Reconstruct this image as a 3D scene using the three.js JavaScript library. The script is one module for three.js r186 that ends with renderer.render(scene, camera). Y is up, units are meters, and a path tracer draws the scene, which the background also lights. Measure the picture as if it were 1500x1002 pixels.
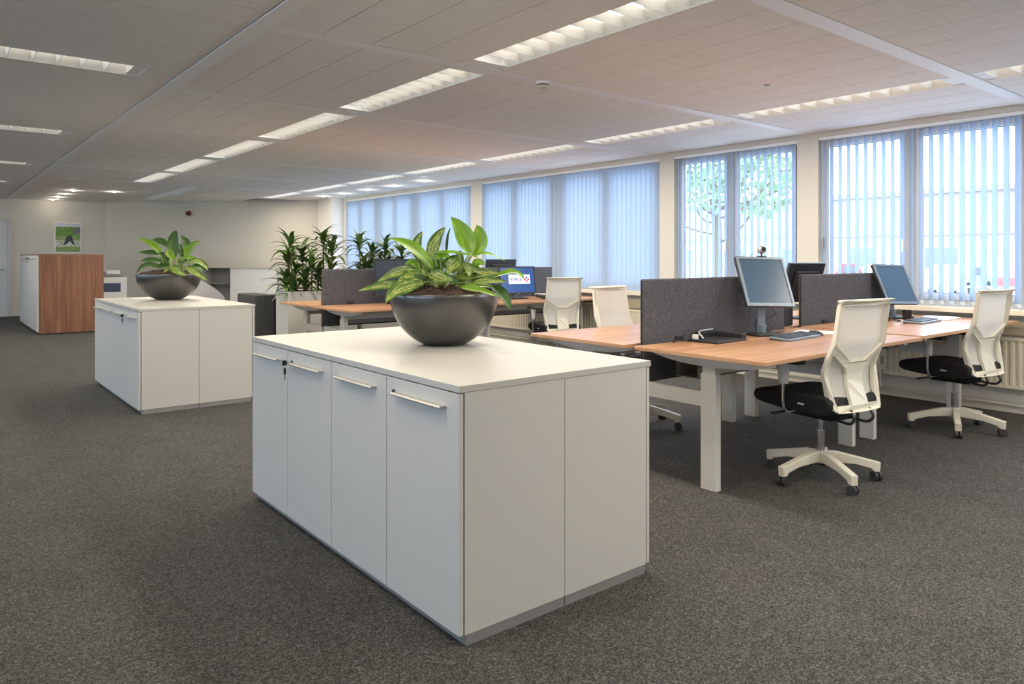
import * as THREE from 'three';
import { RoundedBoxGeometry } from 'three/addons/geometries/RoundedBoxGeometry.js';
import { mergeGeometries } from 'three/addons/utils/BufferGeometryUtils.js';
import { RectAreaLightUniformsLib } from 'three/addons/lights/RectAreaLightUniformsLib.js';
RectAreaLightUniformsLib.init();

// ------------------------------------------------------------ camera, sky, exposure
const scene = new THREE.Scene();
const FOC = 1072, HORIZON = 376.5, EYE = 1.33;                 // pixels of the 1500 x 1002 frame, metres
const FWD = new THREE.Vector3(0.6276, 0, -0.7782), RGT = new THREE.Vector3(0.7782, 0, 0.6276);
const camera = new THREE.PerspectiveCamera(2 * Math.atan(501 / FOC) * 180 / Math.PI, 1500 / 1002, 0.05, 300);
camera.position.set(0, EYE, 0);
camera.lookAt(FWD.x, EYE, FWD.z);
camera.setViewOffset(1500, 1002, 0, 501 - HORIZON, 1500, 1002);   // shifted lens: verticals stay upright
camera.updateProjectionMatrix();
const renderer = new THREE.WebGLRenderer({ antialias: true });
renderer.toneMapping = THREE.LinearToneMapping;
renderer.toneMappingExposure = 1.5;
renderer.shadowMap.enabled = true;
scene.background = new THREE.Color().setRGB(4.15, 5.2, 6.5);       // overcast daylight
const LAMP = new THREE.Color().setRGB(1.0, 0.89, 0.72);            // fluorescent tubes, warm against the daylight
const LAMP_POWER = 17;

// ------------------------------------------------------------ helpers
let seed = 20240611;
function rnd() { seed |= 0; seed = seed + 0x6D2B79F5 | 0; let t = Math.imul(seed ^ seed >>> 15, 1 | seed); t = t + Math.imul(t ^ t >>> 7, 61 | t) ^ t; return ((t ^ t >>> 14) >>> 0) / 4294967296; }
const rr = (a, b) => a + (b - a) * rnd();
const V = (x, y, z) => new THREE.Vector3(x, y, z);
const taken = {};
function numbered(n) { const k = taken[n] = (taken[n] ?? -1) + 1; return k ? n + '_' + String(k).padStart(3, '0') : n; }
function at(px, py, depth) { const a = (px - 750) / FOC, b = (HORIZON - py) / FOC; return V(depth * (FWD.x + a * RGT.x), EYE + depth * b, depth * (FWD.z + a * RGT.z)); }
function lin(r, g, b) { return new THREE.Color().setRGB(r, g, b); }
function std(color, roughness = 0.6, o = {}) { return new THREE.MeshStandardMaterial({ color: color.isColor ? color : new THREE.Color(color), roughness, ...o }); }
function phy(color, roughness, o) { return new THREE.MeshPhysicalMaterial({ color: color.isColor ? color : new THREE.Color(color), roughness, ...o }); }
function clean(g) { g = g.index ? g.toNonIndexed() : g; for (const k of Object.keys(g.attributes)) if (!['position', 'normal', 'uv'].includes(k)) g.deleteAttribute(k); if (!g.attributes.uv) g.setAttribute('uv', new THREE.BufferAttribute(new Float32Array(g.attributes.position.count * 2), 2)); return g; }
function join(list) { return list.length === 1 ? list[0] : mergeGeometries(list.map(clean)); }
function bx(x0, x1, y0, y1, z0, z1) { return new THREE.BoxGeometry(Math.abs(x1 - x0), Math.abs(y1 - y0), Math.abs(z1 - z0)).translate((x0 + x1) / 2, (y0 + y1) / 2, (z0 + z1) / 2); }
function rbx(x0, x1, y0, y1, z0, z1, r = 0.003) { return new RoundedBoxGeometry(Math.abs(x1 - x0), Math.abs(y1 - y0), Math.abs(z1 - z0), 1, r).translate((x0 + x1) / 2, (y0 + y1) / 2, (z0 + z1) / 2); }
// rectangular ring in the y-z plane (thickness along x) and in the x-y plane (thickness along z), bars meeting without overlap
function ringYZ(x0, x1, y0, y1, z0, z1, b, t, s) { return [bx(x0, x1, y0, y0 + b, z0, z1), bx(x0, x1, y1 - t, y1, z0, z1), bx(x0, x1, y0 + b, y1 - t, z0, z0 + s), bx(x0, x1, y0 + b, y1 - t, z1 - s, z1)]; }
function ringXY(z0, z1, x0, x1, y0, y1, b, t, s) { return [bx(x0, x1, y0, y0 + b, z0, z1), bx(x0, x1, y1 - t, y1, z0, z1), bx(x0, x0 + s, y0 + b, y1 - t, z0, z1), bx(x1 - s, x1, y0 + b, y1 - t, z0, z1)]; }
function cyl(r0, r1, y0, y1, x = 0, z = 0, n = 20) { return new THREE.CylinderGeometry(r1, r0, y1 - y0, n).translate(x, (y0 + y1) / 2, z); }
function tube(pts, r, n = 24, m = 8) { return new THREE.TubeGeometry(new THREE.CatmullRomCurve3(pts), n, r, m, false); }
function lathe(pts, n = 48) { return new THREE.LatheGeometry(pts.map(p => new THREE.Vector2(p[0], p[1])), n); }
// uv in metres from the position, by the face direction; grain 'x' runs along the length, 'y' upright
function metric(g, grain = 'x') {
  g = clean(g); const p = g.attributes.position, n = g.attributes.normal, uv = new Float32Array(p.count * 2);
  for (let i = 0; i < p.count; i++) {
    const x = p.getX(i), y = p.getY(i), z = p.getZ(i), ax = Math.abs(n.getX(i)), ay = Math.abs(n.getY(i)), az = Math.abs(n.getZ(i));
    let u, v;
    if (ay >= ax && ay >= az) { u = x; v = z; } else if (az >= ax) { u = x; v = y; } else { u = z; v = y; }
    if (grain === 'y') [u, v] = [v, u];
    uv[2 * i] = u; uv[2 * i + 1] = v;
  }
  g.setAttribute('uv', new THREE.BufferAttribute(uv, 2)); return g;
}
function mesh(name, g, m, parent) { const o = new THREE.Mesh(g, m); o.name = name; o.castShadow = o.receiveShadow = true; parent.add(o); return o; }
function tag(o, label, category, group, kind) { o.userData = { label, category }; if (group) o.userData.group = group; if (kind) o.userData.kind = kind; return o; }
function thing(name, label, category, p = [0, 0, 0], turn = 0, group) { const o = new THREE.Group(); o.name = numbered(name); o.position.set(...p); o.rotation.y = turn; scene.add(o); return tag(o, label, category, group); }
function struct(name, g, m, label, category) { const o = mesh(name, g, m, scene); return tag(o, label, category, null, 'structure'); }
function structGroup(name, label, category) { const o = new THREE.Group(); o.name = name; scene.add(o); return tag(o, label, category, null, 'structure'); }
function dup(o, label, p, turn = 0) { const c = o.clone(); c.name = numbered(o.name.replace(/_\d{3}$/, '')); c.position.set(...p); c.rotation.y = turn; c.userData = { ...o.userData, label }; scene.add(c); return c; }

// ------------------------------------------------------------ textures (grain, weave, speckle)
function dataTex(w, h, fn, metresU, metresV, srgb = true) {
  const d = new Uint8Array(w * h * 4);
  for (let j = 0; j < h; j++) for (let i = 0; i < w; i++) { const c = fn(i / w, j / h, i, j), k = 4 * (j * w + i); d[k] = c[0]; d[k + 1] = c[1]; d[k + 2] = c[2]; d[k + 3] = 255; }
  const t = new THREE.DataTexture(d, w, h); t.wrapS = t.wrapT = THREE.RepeatWrapping; t.magFilter = THREE.LinearFilter; t.minFilter = THREE.LinearFilter;
  if (srgb) t.colorSpace = THREE.SRGBColorSpace;
  t.repeat.set(1 / metresU, 1 / metresV); t.needsUpdate = true; return t;
}
// tileable value noise
function grid(n, m) { const a = new Float32Array(n * m); for (let i = 0; i < a.length; i++) a[i] = rnd(); return (u, v) => { const x = u * n, y = v * m, i = Math.floor(x), j = Math.floor(y), s = (x - i) * (x - i) * (3 - 2 * (x - i)), t = (y - j) * (y - j) * (3 - 2 * (y - j)); const q = (a_, b_) => a[((b_ % m + m) % m) * n + ((a_ % n + n) % n)]; return (q(i, j) * (1 - s) + q(i + 1, j) * s) * (1 - t) + (q(i, j + 1) * (1 - s) + q(i + 1, j + 1) * s) * t; }; }
const clamp = (v) => Math.max(0, Math.min(255, v));
const cA = grid(512, 512), cB = grid(200, 320), cC = grid(12, 12);
const carpetTex = dataTex(1024, 1024, (u, v) => { const k = 62 + (cA(u, v) - 0.5) * 74 + (cB(u, v) - 0.5) * 44 + (cC(u, v) - 0.5) * 7 + (rnd() - 0.5) * 30; return [clamp(k * 1.01), clamp(k), clamp(k * 0.975)]; }, 1.6, 1.6);
const wA = grid(3, 60), wB = grid(8, 220), wC = grid(2, 14), wD = grid(20, 500);
function wood(base, dark, mu, mv) { return dataTex(1024, 1024, (u, v) => { const w = v + 0.006 * Math.sin(u * 6.283) + 0.004 * Math.sin(u * 12.566 + 2); let k = 0.45 * wA(u, w) + 0.3 * wB(u, w) + 0.35 * wC(u, w) + 0.18 * wD(u, w) - 0.22; k = Math.max(0, Math.min(1, k)); return [0, 1, 2].map(i => clamp(dark[i] + (base[i] - dark[i]) * k + (rnd() - 0.5) * 5)); }, mu, mv); }
const deskWood = wood([224, 182, 146], [164, 116, 84], 1.9, 1.0);
const cabWood = wood([168, 116, 84], [98, 62, 43], 1.4, 0.9);
const fA = grid(110, 110);
const feltTex = dataTex(512, 512, (u, v) => { const k = 84 + (fA(u, v) - 0.5) * 44 + (rnd() - 0.5) * 36; return [clamp(k * 0.96), clamp(k * 0.98), clamp(k * 1.06)]; }, 0.5, 0.5);
const pA = grid(300, 300), pB = grid(6, 90);
const panelTex = dataTex(512, 512, (u, v) => { const k = 242 + (pA(u, v) - 0.5) * 16 + (pB(u, v) - 0.5) * 8 + (rnd() - 0.5) * 8; return [clamp(k), clamp(k * 0.99), clamp(k * 0.975)]; }, 1.0, 1.0);
const lA = grid(7, 5), lB = grid(26, 9), lC = grid(60, 24);
function leafTex(edge, mid, amount) { return dataTex(128, 256, (u, v) => { const c = Math.abs(u - 0.5) * 2, s = lB(c + 0.18 * v * 4, v) * 0.6 + lC(u, v + c * 0.3) * 0.4; let k = amount * Math.max(0, Math.min(1, (s - 0.38 - 0.25 * c * c) * 4)); if (c < 0.05) k = Math.max(k, 0.55); const f = 0.88 + 0.24 * lA(u, v); return [0, 1, 2].map(i => clamp((edge[i] + (mid[i] - edge[i]) * k) * f)); }, 1, 1); }
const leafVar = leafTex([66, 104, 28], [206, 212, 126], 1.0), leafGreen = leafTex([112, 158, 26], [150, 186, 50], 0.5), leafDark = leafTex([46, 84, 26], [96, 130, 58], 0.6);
const sA = grid(40, 40);
const soilTex = dataTex(256, 256, (u, v) => { const k = sA(u, v) * 0.7 + rnd() * 0.5; return [clamp(24 + 82 * k * k), clamp(16 + 52 * k * k), clamp(11 + 32 * k * k)]; }, 0.3, 0.3);

// ------------------------------------------------------------ materials
const M = {
  carpet: std('#ffffff', 0.95, { map: carpetTex, bumpMap: carpetTex, bumpScale: 0.003 }),
  wall: std(lin(0.66, 0.62, 0.54), 0.85), wallCream: std(lin(0.72, 0.62, 0.44), 0.8), pier: std(lin(0.68, 0.65, 0.60), 0.8),
  panel: std('#ffffff', 0.85, { map: panelTex }), void: std(lin(0.05, 0.05, 0.05), 1), rail: std(lin(0.90, 0.91, 0.92), 0.5),
  pvc: std(lin(0.78, 0.80, 0.82), 0.3), sill: std(lin(0.80, 0.74, 0.62), 0.35), radiator: std(lin(0.74, 0.68, 0.54), 0.4), trunk: std(lin(0.62, 0.58, 0.50), 0.5),
  glass: phy(lin(1, 1, 1), 0.02, { transmission: 1, thickness: 0, ior: 1.45 }),
  slat: phy(lin(0.40, 0.52, 0.70), 0.95, { transmission: 0.14, thickness: 0, side: THREE.DoubleSide }),
  white: std(lin(0.56, 0.55, 0.52), 0.42), whiteTop: std(lin(0.50, 0.49, 0.46), 0.36), plinth: std(lin(0.30, 0.30, 0.30), 0.45, { metalness: 0.3 }), handle: std(lin(0.62, 0.60, 0.56), 0.35, { metalness: 0.7 }), dark: std(lin(0.02, 0.02, 0.022), 0.5), key: std(lin(0.03, 0.03, 0.03), 0.4, { metalness: 0.4 }), steel: std(lin(0.45, 0.44, 0.42), 0.3, { metalness: 1 }),
  desk: std('#ffffff', 0.3, { map: deskWood }), cabWood: std('#ffffff', 0.5, { map: cabWood }),
  frame: std(lin(0.70, 0.69, 0.66), 0.4), tray: std(lin(0.34, 0.34, 0.34), 0.5), felt: std('#ffffff', 1, { map: feltTex, bumpMap: feltTex, bumpScale: 0.002 }), feltBlue: std(lin(0.075, 0.10, 0.16), 1),
  chairWhite: std(lin(0.76, 0.72, 0.61), 0.4), mesh: phy(lin(0.80, 0.78, 0.74), 0.9, { transmission: 0.3, thickness: 0, side: THREE.DoubleSide }), black: std(lin(0.012, 0.012, 0.014), 0.85), blackPlastic: std(lin(0.02, 0.02, 0.022), 0.4), chrome: std(lin(0.62, 0.63, 0.65), 0.18, { metalness: 1 }), rubber: std(lin(0.035, 0.035, 0.04), 0.6),
  bezel: std(lin(0.24, 0.30, 0.37), 0.35, { metalness: 0.3 }), screen: std(lin(0.06, 0.115, 0.19), 0.2), screenOff: std(lin(0.014, 0.024, 0.05), 0.25), monBack: std(lin(0.02, 0.022, 0.028), 0.5), keycap: std(lin(0.055, 0.065, 0.085), 0.28), silver: std(lin(0.5, 0.52, 0.54), 0.35, { metalness: 0.5 }), paper: std(lin(0.82, 0.82, 0.82), 0.8),
  bowl: std(lin(0.14, 0.138, 0.135), 0.32, { metalness: 0.9 }), soil: std('#ffffff', 1, { map: soilTex, bumpMap: soilTex, bumpScale: 0.02 }), bark: std(lin(0.12, 0.085, 0.05), 0.9), stalk: std(lin(0.30, 0.38, 0.12), 0.6),
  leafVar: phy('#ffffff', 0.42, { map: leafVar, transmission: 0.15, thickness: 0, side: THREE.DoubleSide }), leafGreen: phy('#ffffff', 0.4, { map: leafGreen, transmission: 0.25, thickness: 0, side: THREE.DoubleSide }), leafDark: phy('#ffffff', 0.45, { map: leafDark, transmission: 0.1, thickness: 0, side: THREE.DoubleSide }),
  strap: std(lin(0.05, 0.11, 0.025), 0.4, { side: THREE.DoubleSide }), strapLight: std(lin(0.13, 0.25, 0.045), 0.4, { side: THREE.DoubleSide }),
  sofa: std(lin(0.045, 0.048, 0.05), 0.95), shell: std(lin(0.82, 0.81, 0.79), 0.35, { side: THREE.DoubleSide }), door: std(lin(0.62, 0.63, 0.64), 0.5),
  reflector: std(lin(0.86, 0.86, 0.84), 0.25), glow: new THREE.MeshStandardMaterial({ color: 0xffffff, emissive: lin(1.0, 0.93, 0.80), emissiveIntensity: 1.5 }), glowOff: std(lin(0.80, 0.84, 0.9), 0.3), spot: new THREE.MeshStandardMaterial({ color: 0xffffff, emissive: lin(1, 0.93, 0.8), emissiveIntensity: 6 }),
  red: std(lin(0.12, 0.015, 0.012), 0.5), concrete: std(lin(0.55, 0.55, 0.53), 0.9), render: std(lin(0.30, 0.255, 0.24), 0.9), tile: std(lin(0.22, 0.18, 0.17), 0.9), leafTree: std(lin(0.16, 0.24, 0.11), 0.7, { side: THREE.DoubleSide }), carRed: std(lin(0.35, 0.07, 0.07), 0.3), carGrey: std(lin(0.3, 0.32, 0.35), 0.3), carWhite: std(lin(0.5, 0.5, 0.5), 0.3), darkGlass: std(lin(0.12, 0.13, 0.14), 0.3),
};

// ------------------------------------------------------------ room shell
const X_WIN = 7.32, CEIL = 2.64, X_LEFT = -6.5, Z_BACK = 6.0, Z_FAR = -19.85;
struct('floor', metric(bx(X_LEFT - 0.3, X_WIN + 0.2, -0.2, 0, Z_FAR - 0.3, Z_BACK + 0.3)), M.carpet, 'dark grey flecked carpet covering the whole office floor', 'floor');
// right wall: openings [z0, z1], parapet to 0.84, lintel above 2.585
const OPEN = [[-14.93, -13.58], [-13.42, -12.12], [-11.95, -10.2], [-9.88, -8.12], [-7.93, -6.08], [-5.85, -4.2], [-3.96, -2.1], [-1.95, -0.1], [0.1, 1.95]];
{
  const parts = [bx(X_WIN, X_WIN + 0.2, 0, 0.84, Z_FAR, Z_BACK), bx(X_WIN, X_WIN + 0.2, 2.585, 2.9, Z_FAR, Z_BACK)];
  let z = Z_FAR; for (const [a, b] of [...OPEN, [Z_BACK, 0]]) { const x0 = a - z > 0.14 && a - z < 0.2 ? X_WIN + 0.07 : X_WIN; if (a > z) parts.push(bx(x0, X_WIN + 0.2, 0.84, 2.585, z, a)); z = b; }
  struct('wall_right', join(parts), M.pier, 'pale beige window wall with narrow piers between the windows', 'wall');
  const L = [bx(X_LEFT - 0.2, X_LEFT, 0, 0.9, Z_FAR, Z_BACK), bx(X_LEFT - 0.2, X_LEFT, 2.5, 2.9, Z_FAR, Z_BACK)];
  z = Z_FAR; for (let k = 0; k < 6; k++) { const a = -17 + k * 3.6; L.push(bx(X_LEFT - 0.2, X_LEFT, 0.9, 2.5, z, a)); z = a + 1.9; } L.push(bx(X_LEFT - 0.2, X_LEFT, 0.9, 2.5, z, Z_BACK));
  struct('wall_left', join(L), M.wall, 'pale wall with a row of windows along the other side of the office', 'wall');
  struct('wall_back', bx(X_LEFT - 0.2, X_WIN + 0.2, 0, 2.9, Z_BACK, Z_BACK + 0.2), M.wall, 'plain pale wall closing the near end of the office', 'wall');
  struct('wall_far', bx(X_LEFT - 0.2, 3.6, 0, 2.9, Z_FAR - 0.2, Z_FAR), M.wall, 'pale end wall carrying the framed picture', 'wall');
  const dx = 7.45 - 3.44, dz = -15.55 + 19.85, len = Math.hypot(dx, dz);
  const g = bx(-len / 2, len / 2, 0, 2.9, -0.2, 0).applyMatrix4(new THREE.Matrix4().makeRotationY(-Math.atan2(dz, dx))).translate((3.44 + 7.45) / 2, 0, (-19.85 - 15.55) / 2);
  struct('wall_angled', g, M.wall, 'pale beige slanting end wall behind the white sideboard', 'wall');
  struct('trim_1', bx(7.02, X_WIN, 0, 2.9, -15.75, -15.05), M.pier, 'beige boxed corner column at the end of the window row', 'column');
  struct('trim_2', join([bx(7.15, X_WIN + 0.1, 0.838, 0.878, -14.97, 2)]), M.sill, 'long cream window sill under the vertical blinds', 'window sill');
  struct('trim_3', join([bx(7.29, X_WIN, 0.66, 0.78, -14.97, 2)]), M.wallCream, 'cream apron board below the window sill', 'trim');
  struct('baseboard_right', join([bx(7.25, X_WIN, 0, 0.062, -14.97, 2), bx(7.235, X_WIN, 0.062, 0.075, -14.97, 2), bx(7.27, X_WIN, 0.185, 0.2, -14.97, 2)]), M.trunk, 'cream pipe trunking along the floor below the radiators', 'baseboard');
  struct('baseboard_far', bx(X_LEFT, 3.44, 0, 0.08, Z_FAR, Z_FAR + 0.015), M.door, 'low white skirting along the end wall', 'baseboard');
  // windows
  OPEN.forEach(([a, b], i) => {
    const w = structGroup('window_' + (i + 1), i < 6 && i > 4 ? 'white framed double window with a tree outside' : 'white framed double window behind vertical blinds, number ' + ['nine', 'eight', 'seven', 'six', 'five', 'four', 'three', 'two', 'one'][i] + ' along the wall', 'window');
    const y0 = 0.878, y1 = 2.585, x0 = 7.39, x1 = 7.46, m = (a + b) / 2 - 0.03, f = 0.06;
    mesh('window_frame', join([...ringYZ(x0, x1, y0, y1, a, b, f, f * 0.8, f * 0.7), bx(x0, x1, y0 + f, y1 - f * 0.8, m - 0.03, m + 0.03)]), M.pvc, w);
    for (const [s, e] of [[a + 0.042, m - 0.03], [m + 0.03, b - 0.042]]) {
      const sa = mesh('sash', join(ringYZ(x0 - 0.015, x1 - 0.02, y0 + f + 0.001, y1 - 0.049, s + 0.001, e - 0.001, 0.055, 0.055, 0.05)), M.pvc, w);
      mesh('gasket', join(ringYZ(x0 + 0.012, x1 - 0.03, y0 + f + 0.0565, y1 - 0.1045, s + 0.0515, e - 0.0515, 0.005, 0.005, 0.005)), M.dark, sa);
      mesh('pane', bx(7.415, 7.421, y0 + f + 0.062, y1 - 0.11, s + 0.057, e - 0.057), M.glass, sa);
    }
    mesh('handle', join([bx(7.355, 7.376, 1.45, 1.52, m - 0.075, m - 0.045), bx(7.335, 7.352, 1.38, 1.5, m - 0.07, m - 0.05)]), M.pvc, w);
  });
}
// far door
{
  const d = structGroup('door_1', 'pale grey door in a white frame beyond the wooden cabinet', 'door');
  mesh('door_frame', join([bx(0.55, 0.62, 0, 2.13, Z_FAR, Z_FAR + 0.05), bx(1.5, 1.57, 0, 2.13, Z_FAR, Z_FAR + 0.05), bx(0.55, 1.57, 2.13, 2.2, Z_FAR, Z_FAR + 0.05)]), M.white, d);
  mesh('door_leaf', bx(0.62, 1.5, 0.01, 2.13, Z_FAR, Z_FAR + 0.03), M.door, d);
  mesh('door_handle', join([cyl(0.01, 0.01, 0, 0.12, 0, 0, 10).rotateZ(Math.PI / 2).translate(1.43, 1.05, Z_FAR + 0.07), bx(1.42, 1.44, 1.04, 1.06, Z_FAR + 0.03, Z_FAR + 0.07)]), M.steel, d);
}

// ------------------------------------------------------------ ceiling: planks, rails, luminaires
const ceiling = structGroup('ceiling', 'suspended ceiling of pale grey planks between white rails', 'ceiling');
mesh('ceiling_slab', bx(X_LEFT - 0.2, X_WIN + 0.2, 2.86, 2.95, Z_FAR - 0.2, Z_BACK + 0.2), M.void, ceiling);
const railZ = []; for (let k = -4; k <= 8; k++) railZ.push(-2.09 - 2.0135 * k);
function plank(x0, x1, z0, z1) { mesh('ceiling_panel', metric(bx(x0 + 0.0025, x1 - 0.0025, CEIL, CEIL + 0.03, z0 + 0.0025, z1 - 0.0025)), M.panel, ceiling); }
mesh('ceiling_rail', rbx(1.447, 1.548, CEIL - 0.006, CEIL + 0.05, Z_FAR, Z_BACK, 0.002), M.rail, ceiling);
mesh('ceiling_rail', bx(1.40, 1.438, CEIL + 0.004, CEIL + 0.05, Z_FAR, Z_BACK), M.panel, ceiling);
for (const z of railZ) mesh('ceiling_rail', rbx(1.55, X_WIN, CEIL - 0.004, CEIL + 0.05, z - 0.06, z + 0.06, 0.002), M.rail, ceiling);
mesh('ceiling_plenum', join([bx(1.438, 1.447, CEIL + 0.05, CEIL + 0.06, Z_FAR, Z_BACK)]), M.void, ceiling);
function luminaire(x0, x1, z0, z1, along, lit, label, group, cells) {
  // origin at the ceiling plane in the middle of the opening; local length runs along z
  const W = along === 'z' ? x1 - x0 : z1 - z0, Lg = along === 'z' ? z1 - z0 : x1 - x0;
  const t = thing('ceiling_light', label, 'ceiling light', [(x0 + x1) / 2, CEIL, (z0 + z1) / 2], along === 'z' ? 0 : Math.PI / 2, group);
  const hw = W / 2, hl = Lg / 2, e = 0.085;
  const side = (s) => { const g = new THREE.BufferGeometry(); const a = [s * hw, 0.002, -hl + e], b = [s * hw, 0.002, hl - e], c = [s * (hw - 0.05), 0.075, hl - e], d = [s * (hw - 0.05), 0.075, -hl + e]; g.setAttribute('position', new THREE.BufferAttribute(new Float32Array([...a, ...b, ...c, ...a, ...c, ...d]), 3)); g.computeVertexNormals(); return clean(g); };
  const refl = M.reflector.clone(); refl.side = THREE.DoubleSide;
  mesh('housing', join([bx(-hw, hw, 0.1, 0.11, -hl, hl), bx(-hw - 0.002, -hw, 0, 0.11, -hl, hl), bx(hw, hw + 0.002, 0, 0.11, -hl, hl), bx(-hw, hw, 0, 0.11, -hl, -hl + 0.004), bx(-hw, hw, 0, 0.11, hl - 0.004, hl)]), M.rail, t);
  mesh('reflector', join([side(-1), side(1)]), refl, t);
  for (const s of [-1, 1]) mesh('end_plate', bx(-hw, hw, 0.006, 0.012, s > 0 ? hl - e : -hl + 0.005, s > 0 ? hl - 0.005 : -hl + e), M.rail, t);
  for (let k = 1; k < cells; k++) { const z = -hl + e + (Lg - 2 * e) * k / cells; const sh = new THREE.Shape([new THREE.Vector2(-0.012, 0.06), new THREE.Vector2(0.012, 0.06), new THREE.Vector2(0.0015, 0.003), new THREE.Vector2(-0.0015, 0.003)]); mesh('louvre_blade', new THREE.ExtrudeGeometry(sh, { depth: W - 0.03, bevelEnabled: false }).rotateY(Math.PI / 2).translate(-hw + 0.015, 0, z), M.reflector, t); }
  mesh('diffuser', bx(-hw + 0.05, hw - 0.05, 0.074, 0.08, -hl + e, hl - e), lit ? M.glow : M.glowOff, t);
  if (lit) { const l = new THREE.RectAreaLight(LAMP, LAMP_POWER * lit, W - 0.03, Lg - 2 * e); l.name = 'lamp_light'; l.rotation.x = -Math.PI / 2; l.position.y = -0.004; l.castShadow = true; t.add(l); }
}
const ordinal = ['first', 'second', 'third', 'fourth', 'fifth', 'sixth', 'seventh', 'eighth', 'ninth', 'tenth', 'eleventh', 'twelfth'];
for (let k = 0; k < 12; k++) {
  const z1 = railZ[k] - 0.06, z0 = railZ[k + 1] + 0.06, far = k >= 10;
  const lx = k >= 10 ? [3.845, 4.145] : [2.845, 3.145];
  let xs = k >= 10 ? [1.55, 1.83, 2.16, 2.49, 2.82, 3.15, 3.49, 3.84] : [1.55, 1.83, 2.16, 2.49, 2.84];
  for (let i = 0; i + 1 < xs.length; i++) plank(xs[i], xs[i + 1], z0, z1);
  const n = Math.round((5.83 - lx[1]) / 0.335); for (let i = 0; i < n; i++) { const a = lx[1] + 0.005 + (5.83 - lx[1] - 0.005) * i / n, b = lx[1] + 0.005 + (5.83 - lx[1] - 0.005) * (i + 1) / n; if (!(z1 < -16 && a > 5.6)) plank(a, b, z0, z1); }
  if (z1 > -16) { for (const [a, b] of [[6.155, 6.49], [6.49, 6.825], [6.825, 7.16], [7.16, 7.318]]) plank(a, b, z0, z1); }
  if (k > 0) luminaire(lx[0], lx[1], z0, z1, 'z', far ? 0 : 1, far ? 'unlit recessed ceiling light near the angled end wall, ' + ordinal[k - 10] + ' of two' : 'recessed louvred ceiling light above the cabinets, ' + ordinal[k - 1] + ' in its row', far ? 'unlit ceiling lights' : 'ceiling lights above the cabinet aisle', 11);
  if (k > 0 && z1 > -16) luminaire(5.838, 6.15, z0, z1, 'z', 0.75, 'recessed louvred ceiling light in the row beside the windows, ' + ordinal[k - 1] + ' along', 'ceiling lights beside the windows', 11);
}
for (let i = 0; i < 9; i++) plank(1.55 + i * 0.33, 1.88 + i * 0.33, Z_FAR, railZ[12] - 0.06);
// left zone: planks and lights across the aisle
{
  const LZ = [0.92, -2.38, -5.68, -8.97, -12.27, -15.4]; let z = Z_BACK;
  LZ.forEach((c, i) => {
    const top = z, n = Math.round((top - c - 0.15) / 0.33); for (let j = 0; j < n; j++) plank(X_LEFT, 1.398, c + 0.15 + (top - c - 0.15) * j / n, c + 0.15 + (top - c - 0.15) * (j + 1) / n);
    plank(1.222, 1.398, c - 0.15, c + 0.15); plank(-0.58, -0.5, c - 0.15, c + 0.15); plank(-2.36, -2.28, c - 0.15, c + 0.15); plank(X_LEFT, -4.14, c - 0.15, c + 0.15);
    luminaire(-0.5, 1.222, c - 0.15, c + 0.15, 'x', 1, 'crosswise louvred ceiling light left of the long rail, ' + ordinal[i] + ' from the near wall', 'crosswise ceiling lights', 11);
    plank(-2.28, -0.58, c - 0.15, c + 0.15);
    z = c - 0.15;
  });
  const n = 13; for (let j = 0; j < n; j++) plank(X_LEFT, 1.398, Z_FAR + (z - Z_FAR) * j / n, Z_FAR + (z - Z_FAR) * (j + 1) / n);
}
// small fittings in the ceiling
{
  const spots = [[6.725, -10.75], [6.746, -11.82], [6.764, -12.86], [6.764, -13.88], [6.73, -14.8], [2.317, -16.63], [2.317, -17.63], [2.317, -18.63], [2.317, -19.45], [3.005, -16.46]];
  spots.forEach(([x, z], i) => {
    const t = thing('downlight', (i < 5 ? 'small round downlight over the far windows, ' + ordinal[i] + ' in line' : i < 9 ? 'small round downlight before the end wall, ' + ordinal[i - 5] + ' in line' : 'single small round downlight near the end wall'), 'downlight', [x, CEIL, z], 0, i < 9 ? 'small ceiling downlights' : undefined);
    mesh('ring', lathe([[0.035, 0.004], [0.037, -0.006], [0.05, -0.005], [0.052, 0.0]], 24), M.rail, t);
    mesh('bulb', new THREE.SphereGeometry(0.03, 16, 8).scale(1, 0.5, 1).translate(0, -0.004, 0), M.spot, t);
    const l = new THREE.PointLight(LAMP, 0.12); l.name = 'downlight_light'; l.position.y = -0.05; l.castShadow = true; t.add(l);
  });
  const s = thing('smoke_detector', 'white smoke detector on the ceiling rail above the desks', 'smoke detector', [3.6, CEIL, -4.1]);
  mesh('mount', cyl(0.05, 0.05, -0.022, -0.004, 0, 0, 28), M.rail, s); mesh('sensor_head', lathe([[0.0, -0.055], [0.03, -0.054], [0.044, -0.04], [0.046, -0.022]], 28), M.white, s); mesh('vents', lathe([[0.0385, -0.036], [0.0465, -0.034], [0.0465, -0.028], [0.0385, -0.026]], 28), M.dark, s);
  const q = thing('ceiling_sensor', 'small white recessed presence sensor between two ceiling lights', 'sensor', [5.0, CEIL, -3.11]);
  mesh('ring', lathe([[0.03, -0.002], [0.05, -0.004], [0.052, 0.002]], 24), M.rail, q); mesh('lens', new THREE.SphereGeometry(0.03, 16, 8, 0, 6.3, Math.PI / 2, Math.PI / 2).scale(1, 0.5, 1), M.silver, q);
}

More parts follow.
